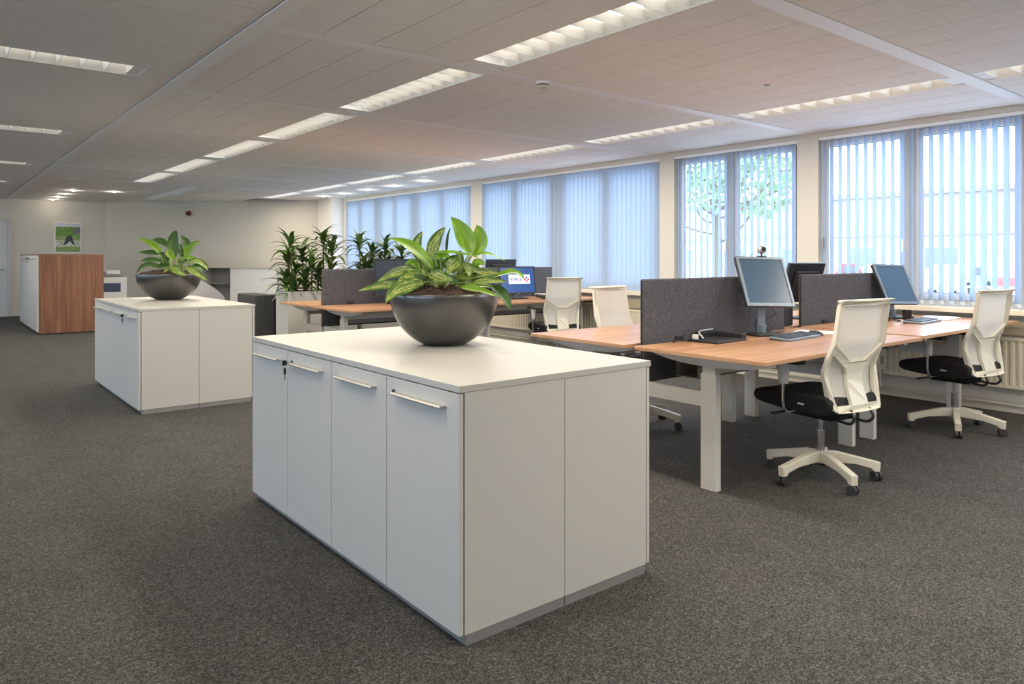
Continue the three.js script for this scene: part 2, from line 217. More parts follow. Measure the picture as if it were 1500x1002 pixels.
// ------------------------------------------------------------ vertical blinds
function blind(z0, z1, phi, label, pitch = 0.0855) {
  const t = thing('vertical_blind', label, 'blind', [7.345, 0, (z0 + z1) / 2], 0, 'vertical blinds along the window wall'), half = (z1 - z0) / 2;
  mesh('headrail', bx(-0.02, 0.02, 2.552, 2.583, -half, half), M.rail, t);
  const g = new THREE.PlaneGeometry(0.089, 1.655, 4, 1).translate(0, 0.89 + 1.655 / 2, 0), p = g.attributes.position;
  for (let i = 0; i < p.count; i++) p.setZ(i, 0.006 * (1 - (p.getX(i) / 0.0445) ** 2));
  g.computeVertexNormals();
  const n = Math.floor((z1 - z0) / pitch);
  const chain = [];
  for (let k = 0; k < n; k++) {
    const z = -half + (k + 0.5) * (z1 - z0) / n, s = mesh('slat', g, M.slat, t); s.position.z = z; s.rotation.y = phi * Math.PI / 180 * (1 + 0.03 * (rnd() - 0.5));
    mesh('bottom_weight', bx(-0.042, 0.042, 0.893, 0.925, -0.0012, 0.0012), M.pvc, s);
  }
  for (let k = 0; k <= n * 4; k++) chain.push(V(-0.035, 0.9 - 0.014 * Math.abs(Math.sin(k * Math.PI / 4)), -half + k * (z1 - z0) / n / 4));
  mesh('chain', new THREE.TubeGeometry(new THREE.CatmullRomCurve3(chain), n * 6, 0.0014, 4), M.pvc, t);
  return t;
}
// phi: 0 = slats square to the wall; grows towards closed
blind(-3.955, -0.12, 50, 'half open vertical blind behind the desk with the black cup');
blind(-5.845, -4.205, 54, 'narrow half open vertical blind with the tree outside');
blind(-9.875, -6.085, -62, 'closed blue vertical blind behind the white office chairs', 0.083);
blind(-14.925, -10.205, -62, 'closed blue vertical blind behind the tall planter foliage', 0.083);
{
  const c = thing('cord_weight', 'small grey cord weight hanging at the edge of the blind', 'cord weight', [7.3, 0, -3.9]);
  mesh('weight', rbx(-0.012, 0.012, 1.42, 1.53, -0.012, 0.012, 0.004), M.plinth, c); mesh('cord', cyl(0.0015, 0.0015, 1.53, 2.56, 0, 0, 6), M.pvc, c);
}

// ------------------------------------------------------------ radiators
function radiator(z0, z1, label) {
  const t = thing('radiator', label, 'radiator', [7.235, 0, (z0 + z1) / 2], 0, 'panel radiators under the windows'), L = z1 - z0, sh = new THREE.Shape(), n = Math.round(L / 0.055), st = L / n;
  sh.moveTo(0.02, -L / 2); for (let k = 0; k < n; k++) { const z = -L / 2 + k * st; sh.lineTo(-0.014, z + st * 0.12); sh.lineTo(-0.024, z + st * 0.3); sh.lineTo(-0.024, z + st * 0.68); sh.lineTo(-0.014, z + st * 0.86); } sh.lineTo(-0.014, L / 2); sh.lineTo(0.02, L / 2);
  mesh('fluted_panel', new THREE.ExtrudeGeometry(sh, { depth: 0.38, bevelEnabled: false }).applyMatrix4(new THREE.Matrix4().set(1, 0, 0, 0, 0, 0, 1, 0.235, 0, -1, 0, 0, 0, 0, 0, 1)), (() => { const m = M.radiator.clone(); m.side = THREE.DoubleSide; return m; })(), t);
  mesh('panel_rim', join([rbx(-0.024, 0.024, 0.612, 0.64, -L / 2, L / 2, 0.006), rbx(-0.024, 0.024, 0.205, 0.238, -L / 2, L / 2, 0.006), bx(-0.02, 0.024, 0.21, 0.636, -L / 2, -L / 2 + 0.012), bx(-0.02, 0.024, 0.21, 0.636, L / 2 - 0.012, L / 2)]), M.radiator, t);
  mesh('valve', join([cyl(0.012, 0.012, 0.074, 0.24, 0.02, -L / 2 - 0.03, 10), cyl(0.018, 0.018, 0.3, 0.37, 0, -L / 2 - 0.03, 12), bx(-0.008, 0.008, 0.24, 0.256, -L / 2 - 0.03, -L / 2)]), M.pvc, t);
}
radiator(-3.25, -1.6, 'cream fluted radiator beside the office chair next to the wall');
radiator(-5.6, -4.3, 'cream fluted radiator under the narrow window with the tree');
radiator(-7.8, -6.2, 'cream fluted radiator behind the chair facing the lit monitor');
radiator(-9.8, -8.2, 'cream fluted radiator behind the far desk pod');

// ------------------------------------------------------------ storage cabinets
// one unit: doors face -x, origin on the floor in the middle
function cabinetUnit(label, group, W, D, H, bodyMat, keyDoor, lockDoors, p, turn) {
  const t = thing('storage_cabinet', label, 'cabinet', p, turn, group), f = -D / 2, w = W / 2;
  mesh('body', metric(bx(f + 0.024, D / 2, 0.038, H, -w + 0.001, w - 0.001), 'y'), bodyMat, t);
  mesh('plinth', bx(f + 0.03, D / 2 - 0.001, 0, 0.036, -w + 0.003, w - 0.003), M.plinth, t);
  for (const [i, a] of [[0, -w], [1, 0]]) {
    const d = mesh('door', rbx(f, f + 0.018, 0.04, H - 0.004, a + 0.0022, a + w - 0.0022, 0.0012), M.white, t), y = H - 0.055;
    const sh = new THREE.Shape([[0, 0], [-0.026, 0.002], [-0.03, -0.004], [-0.028, -0.009], [-0.024, -0.003], [0, -0.006]].map(q => new THREE.Vector2(...q)));
    const hw = w * 0.34;
    mesh('handle', new THREE.ExtrudeGeometry(sh, { depth: 2 * hw, bevelEnabled: false }).translate(f, y, a + w / 2 - hw), M.handle, d);
    if (lockDoors.includes(i)) {
      const lz = a + w / 2 - hw - 0.022, k = mesh('lock', cyl(0.0095, 0.0095, -0.006, 0.004, 0, 0, 16).rotateZ(Math.PI / 2).translate(f, y - 0.002, lz), M.dark, d);
      if (keyDoor === i) {
        mesh('key', join([bx(f - 0.03, f - 0.004, y - 0.004, y, lz - 0.0015, lz + 0.0015), rbx(f - 0.05, f - 0.028, y - 0.014, y + 0.012, lz - 0.003, lz + 0.003, 0.002), rbx(f - 0.04, f - 0.034, y - 0.056, y - 0.026, lz - 0.011, lz + 0.011, 0.002), bx(f - 0.038, f - 0.036, y - 0.085, y - 0.056, lz - 0.004, lz + 0.003)]), M.key, t);
        mesh('key_ring', new THREE.TorusGeometry(0.01, 0.001, 6, 20).rotateY(Math.PI / 2).translate(f - 0.037, y - 0.02, lz), M.steel, t);
      }
    }
  }
  return t;
}
function cabinetBlock(zc, where, keys) {
  const H = 0.868, W = 0.997, D = 0.487, xf = 1.418 + D / 2, xb = 2.396 - D / 2, g = 'white cabinets ' + where;
  cabinetUnit('white two-door cabinet ' + where + ', aisle side, near half', g, W, D, H, M.white, keys[0], [0, 1].filter(i => keys[2].includes(i)), [xf, 0, zc + 0.4985], 0);
  cabinetUnit('white two-door cabinet ' + where + ', aisle side, far half', g, W, D, H, M.white, keys[1], [0, 1].filter(i => keys[3].includes(i)), [xf, 0, zc - 0.4985], 0);
  cabinetUnit('white two-door cabinet ' + where + ', window side, near half', g, W, D, H, M.white, -1, [0], [xb, 0, zc + 0.4985], Math.PI);
  cabinetUnit('white two-door cabinet ' + where + ', window side, far half', g, W, D, H, M.white, -1, [0], [xb, 0, zc - 0.4985], Math.PI);
  const top = thing('cabinet_top', 'long white top panel ' + where + ', under the bowl plant', 'worktop', [1.9085, H, zc]);
  mesh('top_panel', rbx(-0.4915, 0.4935, 0, 0.024, -0.9985, 0.9985, 0.0015), M.whiteTop, top);
}
cabinetBlock(-3.04, 'of the front block', [-1, 1, [1], [1]]);
cabinetBlock(-7.76, 'of the further block', [1, -1, [1], []]);
// tall cabinet with wood sides
{
  const t = thing('tall_cabinet', 'tall cabinet with walnut sides and white doors near the end wall', 'cabinet', [2.03, 0, -16.2]);
  mesh('side_panel', metric(bx(-0.48, 0.5, 0.02, 1.36, 1.4, 1.44), 'y'), M.cabWood, t); mesh('side_panel', metric(bx(-0.48, 0.5, 0.02, 1.36, -1.44, -1.4), 'y'), M.cabWood, t);
  mesh('top_panel', metric(bx(-0.5, 0.5, 1.36, 1.38, -1.44, 1.44)), M.cabWood, t); mesh('body', bx(-0.475, 0.5, 0.05, 1.36, -1.4, 1.4), M.white, t); mesh('plinth', bx(-0.47, 0.48, 0, 0.05, -1.43, 1.43), M.dark, t);
  for (let k = 0; k < 4; k++) {
    const a = -1.44 + k * 0.72, d = mesh('door', rbx(-0.5, -0.482, 0.05, 1.356, a + 0.002, a + 0.718, 0.001), M.white, t);
    mesh('handle', bx(-0.525, -0.5, 1.30, 1.31, a + 0.2, a + 0.52), M.handle, d);
    mesh('lock', cyl(0.012, 0.012, 0, 0.006, 0, 0, 12).rotateZ(Math.PI / 2).translate(-0.5, 1.305, a + 0.16), M.dark, d);
    if (k === 2) mesh('key', join([bx(-0.54, -0.5, 1.29, 1.32, a + 0.155, a + 0.165), bx(-0.53, -0.525, 1.22, 1.29, a + 0.145, a + 0.175)]), M.key, d);
  }
}

// ------------------------------------------------------------ desks
function desk(label, x0, zc, W, H, turn, shared) {
  const t = thing('desk', label, 'desk', [x0 + W / 2, 0, zc], turn, 'height adjustable desks'), D = 0.885, w = W / 2;
  mesh('tabletop', metric(rbx(-w, w, H - 0.024, H, -D / 2, D / 2, 0.002)), M.desk, t);
  for (const s of [-1, 1]) {
    const lx = s * (w - 0.152), l = mesh('leg', join([rbx(lx - 0.024, lx + 0.024, 0.0, 0.665, -0.052, 0.052, 0.003)]), M.frame, t);
    mesh('inner_column', rbx(lx - 0.02, lx + 0.02, 0.66, H - 0.03, -0.042, 0.042, 0.002), M.frame, l);
    mesh('screw', cyl(0.005, 0.005, -0.001, 0.002, 0, 0, 10).rotateX(Math.PI / 2).translate(lx, 0.64, 0.0525), M.steel, l);
    const sh = new THREE.Shape(); sh.moveTo(-0.40, 0); sh.lineTo(0.40, 0); sh.lineTo(0.4, -0.022); sh.quadraticCurveTo(0.25, -0.062, 0.0, -0.064); sh.quadraticCurveTo(-0.25, -0.062, -0.4, -0.022); sh.lineTo(-0.4, 0);
    mesh('bracket', new THREE.ExtrudeGeometry(sh, { depth: 0.044, bevelEnabled: false, curveSegments: 10 }).rotateY(Math.PI / 2).translate(lx - 0.022, H - 0.0245, 0), M.frame, t);
  }
  mesh('cross_beam', rbx(-w + 0.17, w - 0.17, H - 0.13, H - 0.05, -0.025, 0.025, 0.003), M.frame, t);
  mesh('cable_tray', join([bx(-w + 0.3, w - 0.3, H - 0.2, H - 0.195, -0.36, -0.2), bx(-w + 0.3, w - 0.3, H - 0.2, H - 0.13, -0.202, -0.2), bx(-w + 0.3, w - 0.3, H - 0.2, H - 0.05, -0.362, -0.36)]), M.tray, t);
  const hs = mesh('height_lever', rbx(w - 0.42, w - 0.26, H - 0.05, H - 0.03, 0.36, 0.4, 0.006), M.blackPlastic, t);
  mesh('lever_mount', bx(w - 0.36, w - 0.32, H - 0.032, H - 0.0245, 0.34, 0.4), M.steel, hs);
  if (shared) for (const s of [-1, 1]) mesh('link_beam', rbx(s * (w - 0.152) - 0.018, s * (w - 0.152) + 0.018, 0.47, 0.557, -0.458, -0.05, 0.003), M.frame, t);
  return t;
}
function pod(zm, H1, H2, near) {
  const n = near ? 'near desk pod' : 'far desk pod';
  desk('walnut topped desk of the ' + n + ', aisle end, camera side', 3.36, zm + 0.485, 1.888, H1, 0, true);
  desk('walnut topped desk of the ' + n + ', window end, camera side', 5.262, zm + 0.485, 1.888, H2, 0, true);
  desk('walnut topped desk of the ' + n + ', aisle end, behind the fabric screen', 3.36, zm - 0.485, 1.888, H1, Math.PI, true);
  desk('walnut topped desk of the ' + n + ', window end, behind the fabric screen', 5.262, zm - 0.485, 1.888, H1, Math.PI, true);
  for (const [a, b, w] of [[3.478, 5.08, 'aisle end'], [5.328, 6.93, 'window end']]) {
    const s = thing('desk_screen', 'charcoal felt desk screen at the ' + w + ' of the ' + n, 'desk screen', [(a + b) / 2, 0.55, zm], 0, 'felt desk screens');
    mesh('felt_panel', metric(new RoundedBoxGeometry(b - a, 0.642, 0.034, 3, 0.012).translate(0, 0.321, 0)), M.felt, s);
    mesh('edge_seam', join([tube([V(-(b - a) / 2, 0.0, 0), V(-(b - a) / 2, 0.32, 0), V(-(b - a) / 2, 0.636, 0)], 0.004, 6, 6), tube([V((b - a) / 2, 0, 0), V((b - a) / 2, 0.32, 0), V((b - a) / 2, 0.636, 0)], 0.004, 6, 6)]), M.black, s);
    mesh('clamp', join([rbx(-0.5, -0.42, 0.215, 0.275, -0.03, 0.03, 0.006), rbx(0.42, 0.5, 0.215, 0.275, -0.03, 0.03, 0.006)]), M.blackPlastic, s);
  }
}
pod(-3.03, 0.79, 0.797, true); pod(-7.70, 0.79, 0.79, false);

// ------------------------------------------------------------ office chairs (facing -z, origin on the floor)
const backCurve = (y) => { const t = (y - 0.455) / 0.63; return 0.235 - 0.055 * Math.sin(Math.min(1, t / 0.62) * Math.PI) + 0.075 * Math.max(0, t - 0.3) ** 1.3 + (t > 0.96 ? (t - 0.96) * 0.35 : 0); };
function bendBack(g, off) { const p = g.attributes.position; for (let i = 0; i < p.count; i++) { const x = p.getX(i), y = p.getY(i); p.setZ(i, p.getZ(i) + backCurve(y) + off - 0.65 * x * x + 0.03); } p.needsUpdate = true; g.computeVertexNormals(); return g; }
function dense(pts, step = 0.025) { const o = []; for (let i = 0; i < pts.length; i++) { const a = pts[i], b = pts[(i + 1) % pts.length], n = Math.max(1, Math.ceil(Math.hypot(b[0] - a[0], b[1] - a[1]) / step)); for (let k = 0; k < n; k++) o.push(new THREE.Vector2(a[0] + (b[0] - a[0]) * k / n, a[1] + (b[1] - a[1]) * k / n)); } return o; }
function makeChair(label, group) {
  const t = thing('office_chair', label, 'office chair', [0, 0, 0], 0, group);
  // five star base
  const arm = new THREE.Shape([[0.02, 0.165], [0.02, 0.112], [0.2, 0.1], [0.285, 0.078], [0.302, 0.06], [0.326, 0.06], [0.33, 0.108], [0.2, 0.138], [0.09, 0.163]].map(q => new THREE.Vector2(...q)));
  const armG = new THREE.ExtrudeGeometry(arm, { depth: 0.034, bevelEnabled: true, bevelSize: 0.004, bevelThickness: 0.004, bevelSegments: 1 }).translate(0, 0, -0.017);
  const wheelG = join([cyl(0.028, 0.028, -0.025, -0.006, 0, 0, 20), cyl(0.028, 0.028, 0.006, 0.025, 0, 0, 20)]).rotateX(Math.PI / 2);
  const forkG = join([cyl(0.006, 0.006, 0.03, 0.062, 0, 0, 8), bx(-0.012, 0.014, 0.02, 0.045, -0.006, 0.006)]);
  for (let k = 0; k < 5; k++) {
    const a = mesh('base_arm', armG, M.chairWhite, t); a.rotation.y = k * 1.2566 + 0.6;
    const c = mesh('caster', forkG, M.blackPlastic, a); c.position.set(0.314, 0, 0); c.rotation.y = rr(-1.2, 1.2);
    mesh('wheel', wheelG, M.rubber, c).position.y = 0.029;
  }
  mesh('base_hub', cyl(0.036, 0.032, 0.1, 0.17, 0, 0, 20), M.chairWhite, t);
  mesh('gas_lift', join([cyl(0.025, 0.025, 0.165, 0.29, 0, 0, 20), cyl(0.014, 0.014, 0.28, 0.39, 0, 0, 16)]), M.chrome, t);
  mesh('tilt_mechanism', join([rbx(-0.1, 0.1, 0.375, 0.435, -0.14, 0.15, 0.012), rbx(-0.17, 0.17, 0.41, 0.44, -0.1, 0.08, 0.01)]), M.black, t);
  mesh('adjust_lever', join([rbx(-0.3, -0.1, 0.395, 0.407, -0.12, -0.1, 0.004)]), M.blackPlastic, t);
  const sp = new THREE.Shape(); sp.moveTo(-0.27, 0.455); sp.quadraticCurveTo(-0.315, 0.47, -0.29, 0.502); sp.quadraticCurveTo(-0.25, 0.528, -0.12, 0.522); sp.quadraticCurveTo(0.08, 0.515, 0.2, 0.528); sp.quadraticCurveTo(0.232, 0.525, 0.23, 0.49); sp.quadraticCurveTo(0.22, 0.445, 0.16, 0.442); sp.quadraticCurveTo(-0.1, 0.43, -0.27, 0.455);
  const seat = mesh('seat', new THREE.ExtrudeGeometry(sp, { depth: 0.41, bevelEnabled: true, bevelSize: 0.012, bevelThickness: 0.03, bevelSegments: 3, curveSegments: 8 }).rotateY(-Math.PI / 2).translate(0.205, 0, 0), M.black, t);
  mesh('tag', bx(-0.2375, -0.236, 0.475, 0.485, 0.03, 0.075), M.paper, seat);
  // backrest
  const O = [[-0.18, 0.455], [0.18, 0.455], [0.2, 0.47], [0.226, 0.68], [0.222, 0.85], [0.215, 1.085], [-0.215, 1.085], [-0.222, 0.85], [-0.226, 0.68], [-0.2, 0.47]];
  const sh = new THREE.Shape(dense(O));
  const hole = (pts) => sh.holes.push(new THREE.Path(dense(pts)));
  hole([[-0.192, 1.058], [-0.2, 0.83], [-0.06, 0.735], [0.06, 0.735], [0.2, 0.83], [0.192, 1.058]]);
  hole([[-0.2, 0.78], [-0.2, 0.68], [-0.178, 0.49], [-0.07, 0.49], [-0.066, 0.66], [-0.085, 0.7]]);
  hole([[0.2, 0.78], [0.085, 0.7], [0.066, 0.66], [0.07, 0.49], [0.178, 0.49], [0.2, 0.68]]);
  mesh('back_frame', bendBack(clean(new THREE.ExtrudeGeometry(sh, { depth: 0.022, bevelEnabled: false })), 0), M.chairWhite, t);
  const mg = new THREE.PlaneGeometry(0.425, 0.6, 14, 24).translate(0, 0.775, 0);
  mesh('back_mesh', bendBack(mg, -0.004), M.mesh, t);
  mesh('top_lip', bendBack(rbx(-0.225, 0.225, 1.078, 1.092, -0.006, 0.034, 0.004), 0), M.chairWhite, t);
  for (const s of [-1, 1]) {
    mesh('back_support', tube([V(s * 0.06, 0.40, 0.1), V(s * 0.07, 0.385, 0.2), V(s * 0.08, 0.388, 0.265), V(s * 0.085, 0.42, 0.288), V(s * 0.08, 0.465, 0.262)], 0.0085, 24, 8), M.blackPlastic, t);
    const a = mesh('armrest', tube([V(s * 0.15, 0.425, -0.04), V(s * 0.25, 0.43, -0.045), V(s * 0.262, 0.47, -0.05), V(s * 0.262, 0.6, -0.05)], 0.011, 20, 8), M.chrome, t);
    mesh('sleeve', lathe([[0.024, 0.585], [0.03, 0.6], [0.034, 0.7], [0.03, 0.712], [0, 0.712]], 18).scale(0.8, 1, 1.1).translate(s * 0.262, 0, -0.05), M.frame, a);
    mesh('arm_pad', rbx(s * 0.262 - 0.04, s * 0.262 + 0.04, 0.71, 0.735, -0.17, 0.08, 0.01), M.blackPlastic, a);
  }
  return t;
}
const deg = Math.PI / 180;
const chairA = makeChair('white mesh-back office chair at the near pod, aisle-end desk', 'white mesh-back office chairs');
chairA.position.set(4.205, 0, -2.26); chairA.rotation.y = -10 * deg;
dup(chairA, 'white mesh-back office chair nearest the radiator at the near pod', [6.2, 0, -2.25], -10 * deg).children.forEach(c => { if (c.name === 'base_arm') c.rotation.y -= 0.62; });
dup(chairA, 'white mesh-back office chair facing the lit monitor at the far pod', [5.95, 0, -6.55], -20 * deg);
dup(chairA, 'white office chair with its plain front showing, behind the near pod', [4.42, -0.0, -3.88], Math.PI + 6 * deg);

// ------------------------------------------------------------ monitors and desk items
function monitor(label, p, yaw, tilt, roll, w, h, lift, screenMat, bezelMat = M.bezel) {
  const t = thing('monitor', label, 'monitor', p, yaw, 'flat desktop monitors');
  mesh('stand_base', rbx(-0.12, 0.12, 0, 0.016, -0.09, 0.09, 0.005), M.monBack, t);
  mesh('stand_neck', join([rbx(-0.03, 0.03, 0.012, lift + h * 0.55, -0.06, -0.035, 0.004), cyl(0.022, 0.026, 0.012, 0.07, 0, -0.03, 16)]), M.bezel, t);
  const head = new THREE.Group(); head.name = 'display'; head.position.set(0, lift + h / 2, 0); head.rotation.set(-tilt, 0, roll, 'YXZ'); t.add(head);
  mesh('back_shell', join([rbx(-w / 2, w / 2, -h / 2, h / 2, -0.03, -0.004, 0.004), rbx(-w * 0.32, w * 0.32, -h * 0.32, h * 0.32, -0.058, -0.028, 0.012)]), M.monBack, head);
  const b = 0.018; mesh('bezel', join(ringXY(-0.004, 0.006, -w / 2, w / 2, -h / 2, h / 2, b * 1.2, b, b)), bezelMat, head);
  mesh('screen', new THREE.PlaneGeometry(w - 2 * b, h - 2.2 * b).translate(0, b * 0.1, 0.001), screenMat, head);
  mesh('power_button', bx(-0.008, 0.008, -h / 2 + 0.008, -h / 2 + 0.012, 0.006, 0.007), M.paper, head);
  return t;
}
const D1 = 0.79, D2 = 0.797;
const monA = monitor('square desktop monitor with a webcam on top at the near pod', [4.525, D1, -2.83], -20 * deg, 24 * deg, -2 * deg, 0.385, 0.365, 0.19, M.screen);
monitor('square desktop monitor beside the black cup, turned to the window chair', [6.62, D2, -2.87], -14 * deg, 26 * deg, -2 * deg, 0.385, 0.375, 0.11, M.screen);
monitor('desktop monitor seen from behind over the window-end felt screen', [6.03, D1, -3.42], 168 * deg, 18 * deg, 0, 0.43, 0.36, 0.14, M.screen);
monitor('wide dark monitor on the far pod next to the felt screen', [4.28, D1, -7.36], -6 * deg, 4 * deg, 0, 0.62, 0.42, 0.1, M.screenOff, M.monBack);
monitor('desktop monitor rising above the felt screen of the far pod', [6.35, D1, -8.15], 176 * deg, 8 * deg, 0, 0.5, 0.36, 0.15, M.screen);
{
  const c = document.createElement('canvas'); c.width = 512; c.height = 400; const x = c.getContext('2d');
  x.fillStyle = '#24508c'; x.fillRect(0, 0, 512, 400); x.fillStyle = '#f4f6fa'; x.fillRect(118, 110, 330, 150);
  x.fillStyle = '#2a3f86'; x.font = 'bold 62px sans-serif'; x.fillText('VINCI', 140, 208);
  const dot = (a, b, f) => { x.fillStyle = f; x.beginPath(); x.arc(a, b, 15, 0, 7); x.fill(); }; dot(396, 162, '#27408c'); dot(370, 188, '#c8203a'); dot(422, 188, '#c8203a'); dot(396, 214, '#c8203a');
  x.fillStyle = '#8a94ac'; x.fillRect(262, 226, 70, 5);
  const tx = new THREE.CanvasTexture(c); tx.colorSpace = THREE.SRGBColorSpace;
  monitor('lit monitor showing a white name card on blue at the far pod', [5.98, D1, -7.3], -16 * deg, 10 * deg, 0, 0.5, 0.36, 0.06, new THREE.MeshStandardMaterial({ color: 0x000000, roughness: 0.25, emissive: 0xffffff, emissiveMap: tx, emissiveIntensity: 0.9 }), M.monBack);
}
{
  const w = thing('webcam', 'small round silver webcam standing on the near monitor', 'webcam', [0, 0, 0]);
  monA.updateMatrixWorld(true); w.position.copy(monA.getObjectByName('display').localToWorld(V(0.03, 0.19, -0.012)));
  mesh('clip', join([rbx(-0.035, 0.035, 0, 0.008, -0.02, 0.02, 0.003), cyl(0.006, 0.006, 0.008, 0.03, 0, 0, 10)]), M.blackPlastic, w);
  mesh('body', new THREE.SphereGeometry(0.031, 24, 16).translate(0, 0.053, 0), M.silver, w);
  mesh('lens', cyl(0.014, 0.016, 0, 0.008, 0, 0, 18).rotateX(Math.PI / 2).rotateY(-0.6).translate(-0.016, 0.055, 0.024), M.blackPlastic, w);
  mesh('cable', tube([V(-0.005, 0.03, -0.01), V(-0.03, 0.03, -0.03), V(-0.045, 0.015, -0.05), V(-0.05, 0.006, -0.055)], 0.002, 12, 5), M.blackPlastic, w);
}
function keyboard(label, p, yaw) {
  const t = thing('keyboard', label, 'keyboard', p, yaw, 'computer keyboards');
  mesh('case', rbx(-0.222, 0.222, 0.004, 0.02, -0.074, 0.074, 0.004).rotateX(0.06), M.bezel, t);
  const kg = rbx(-0.0082, 0.0082, 0, 0.008, -0.0082, 0.0082, 0.0015);
  const keys = []; for (let r = 0; r < 6; r++) for (let c = 0; c < 21; c++) { if (c === 15 || c === 18 && r === 0) continue; const k = kg.clone().translate(-0.2 + c * 0.0198 + (r % 3) * 0.002, 0.0195 + (r - 2.5) * -0.0012, -0.056 + r * 0.0205); keys.push(k); }
  const o = mesh('keys', join(keys), M.keycap, t); o.userData.kind = 'stuff';
  mesh('foot', join([bx(-0.2, -0.18, 0, 0.016, -0.076, -0.066), bx(0.18, 0.2, 0, 0.016, -0.076, -0.066), bx(-0.2, 0.2, 0, 0.005, 0.06, 0.07)]), M.blackPlastic, t);
}
keyboard('silver and black keyboard in front of the webcam monitor', [4.515, D1, -2.6], 4 * deg);
keyboard('silver and black keyboard beside the black cup', [6.35, D2, -2.545], 4 * deg);
{
  const m = thing('computer_mouse', 'dark grey computer mouse right of the near keyboard', 'mouse', [4.8, D1, -2.62], 0.2);
  const sh = new THREE.SphereGeometry(1, 24, 12, 0, 6.3, 0, Math.PI / 2).scale(0.033, 0.034, 0.056); mesh('shell', sh, M.blackPlastic, m); mesh('scroll_wheel', cyl(0.008, 0.008, -0.003, 0.003, 0, 0, 12).rotateZ(Math.PI / 2).translate(0, 0.03, -0.028), M.silver, m); mesh('base', cyl(0.03, 0.03, 0, 0.003, 0, 0, 20).scale(1, 1, 1.7), M.rubber, m);
  const p1 = thing('paper_sheet', 'white sheet of paper lying right of the mouse', 'paper', [5.02, D1, -2.72], 0.3); mesh('sheet', bx(-0.105, 0.105, 0, 0.0015, -0.148, 0.148), M.paper, p1);
  const p2 = thing('paper_stack', 'small stack of white papers by the window sill', 'papers', [6.85, D2, -2.62], 0.1);
  mesh('stack', bx(-0.2, 0.2, 0, 0.008, -0.13, 0.13), M.paper, p2); mesh('upper_sheet', bx(-0.1, 0.2, 0.0082, 0.0095, -0.12, 0.12).rotateY(0.12), M.paper, p2);
  const d = thing('docking_station', 'flat black laptop dock with a pale handle bar', 'docking station', [3.985, D1, -2.835], 3 * deg);
  mesh('tray', rbx(-0.17, 0.17, 0, 0.016, -0.12, 0.11, 0.004), M.blackPlastic, d); mesh('rear_block', rbx(-0.02, 0.2, 0.0, 0.05, -0.16, -0.1, 0.006), M.blackPlastic, d); mesh('side_block', rbx(0.14, 0.2, 0.0, 0.045, -0.14, 0.09, 0.006), M.blackPlastic, d);
  mesh('handle_bar', tube([V(-0.1, 0.02, -0.04), V(-0.1, 0.05, -0.07), V(-0.07, 0.058, -0.09), V(0.1, 0.062, -0.1)], 0.006, 20, 8), M.silver, d); mesh('plug', rbx(-0.15, -0.12, 0.016, 0.045, -0.09, -0.06, 0.003), M.paper, d);
  mesh('cable', tube([V(-0.16, 0.02, -0.1), V(-0.22, 0.012, -0.09), V(-0.28, 0.012, -0.11), V(-0.34, 0.01, -0.1)], 0.005, 20, 6), M.blackPlastic, d);
  const cup = thing('cup', 'black cup standing before the window-end monitor', 'cup', [6.49, D2, -2.72]);
  mesh('body', lathe([[0, 0], [0.034, 0], [0.039, 0.085], [0.036, 0.085], [0.032, 0.006], [0, 0.006]], 24), M.blackPlastic, cup);
  const ph = thing('desk_phone', 'black desk phone at the foot of the window-end monitor', 'phone', [6.28, D2, -2.86], 0.3);
  mesh('body', rbx(-0.09, 0.09, 0.016, 0.056, -0.09, 0.09, 0.012).rotateX(0.15), M.blackPlastic, ph); mesh('handset', join([rbx(-0.085, -0.045, 0.05, 0.078, -0.1, 0.1, 0.012)]), M.blackPlastic, ph); mesh('cord', tube([V(-0.06, 0.05, 0.1), V(-0.12, 0.01, 0.13), V(-0.06, 0.008, 0.17), V(0.0, 0.01, 0.1)], 0.004, 20, 6), M.blackPlastic, ph);
  const ph2 = thing('desk_phone', 'black desk phone in front of the lit monitor', 'phone', [6.22, D1, -7.05], 0.2);
  mesh('body', rbx(-0.09, 0.09, 0.016, 0.056, -0.09, 0.09, 0.012).rotateX(0.15), M.blackPlastic, ph2); mesh('handset', rbx(-0.085, -0.045, 0.05, 0.078, -0.1, 0.1, 0.012), M.silver, ph2);
  mesh('cable', tube([V(0.1, 0.17, -0.05), V(0.14, 0.14, -0.06), V(0.06, 0.10, -0.07), V(0.05, 0.05, -0.06), V(0.12, 0.012, -0.09), V(0.24, 0.01, -0.1)], 0.004, 32, 6), M.blackPlastic, monA); mesh('cable_clip', rbx(-0.02, 0.02, 0.05, 0.11, -0.085, -0.062, 0.003), M.blackPlastic, monA);
  const bxo = thing('desk_organiser', 'black box standing in the gap between the felt screens', 'box', [5.262, D1, -3.17], 0.2);
  mesh('body', join([bx(-0.08, 0.08, 0, 0.006, -0.072, 0.072), bx(-0.08, 0.08, 0.006, 0.14, 0.072, 0.08), bx(-0.08, 0.08, 0.006, 0.14, -0.08, -0.072), bx(-0.08, -0.072, 0.006, 0.14, -0.072, 0.072), bx(0.072, 0.08, 0.006, 0.14, -0.072, 0.072)]), M.monBack, bxo); mesh('insert', bx(-0.071, 0.071, 0.006, 0.12, -0.005, 0.005), M.monBack, bxo);
}

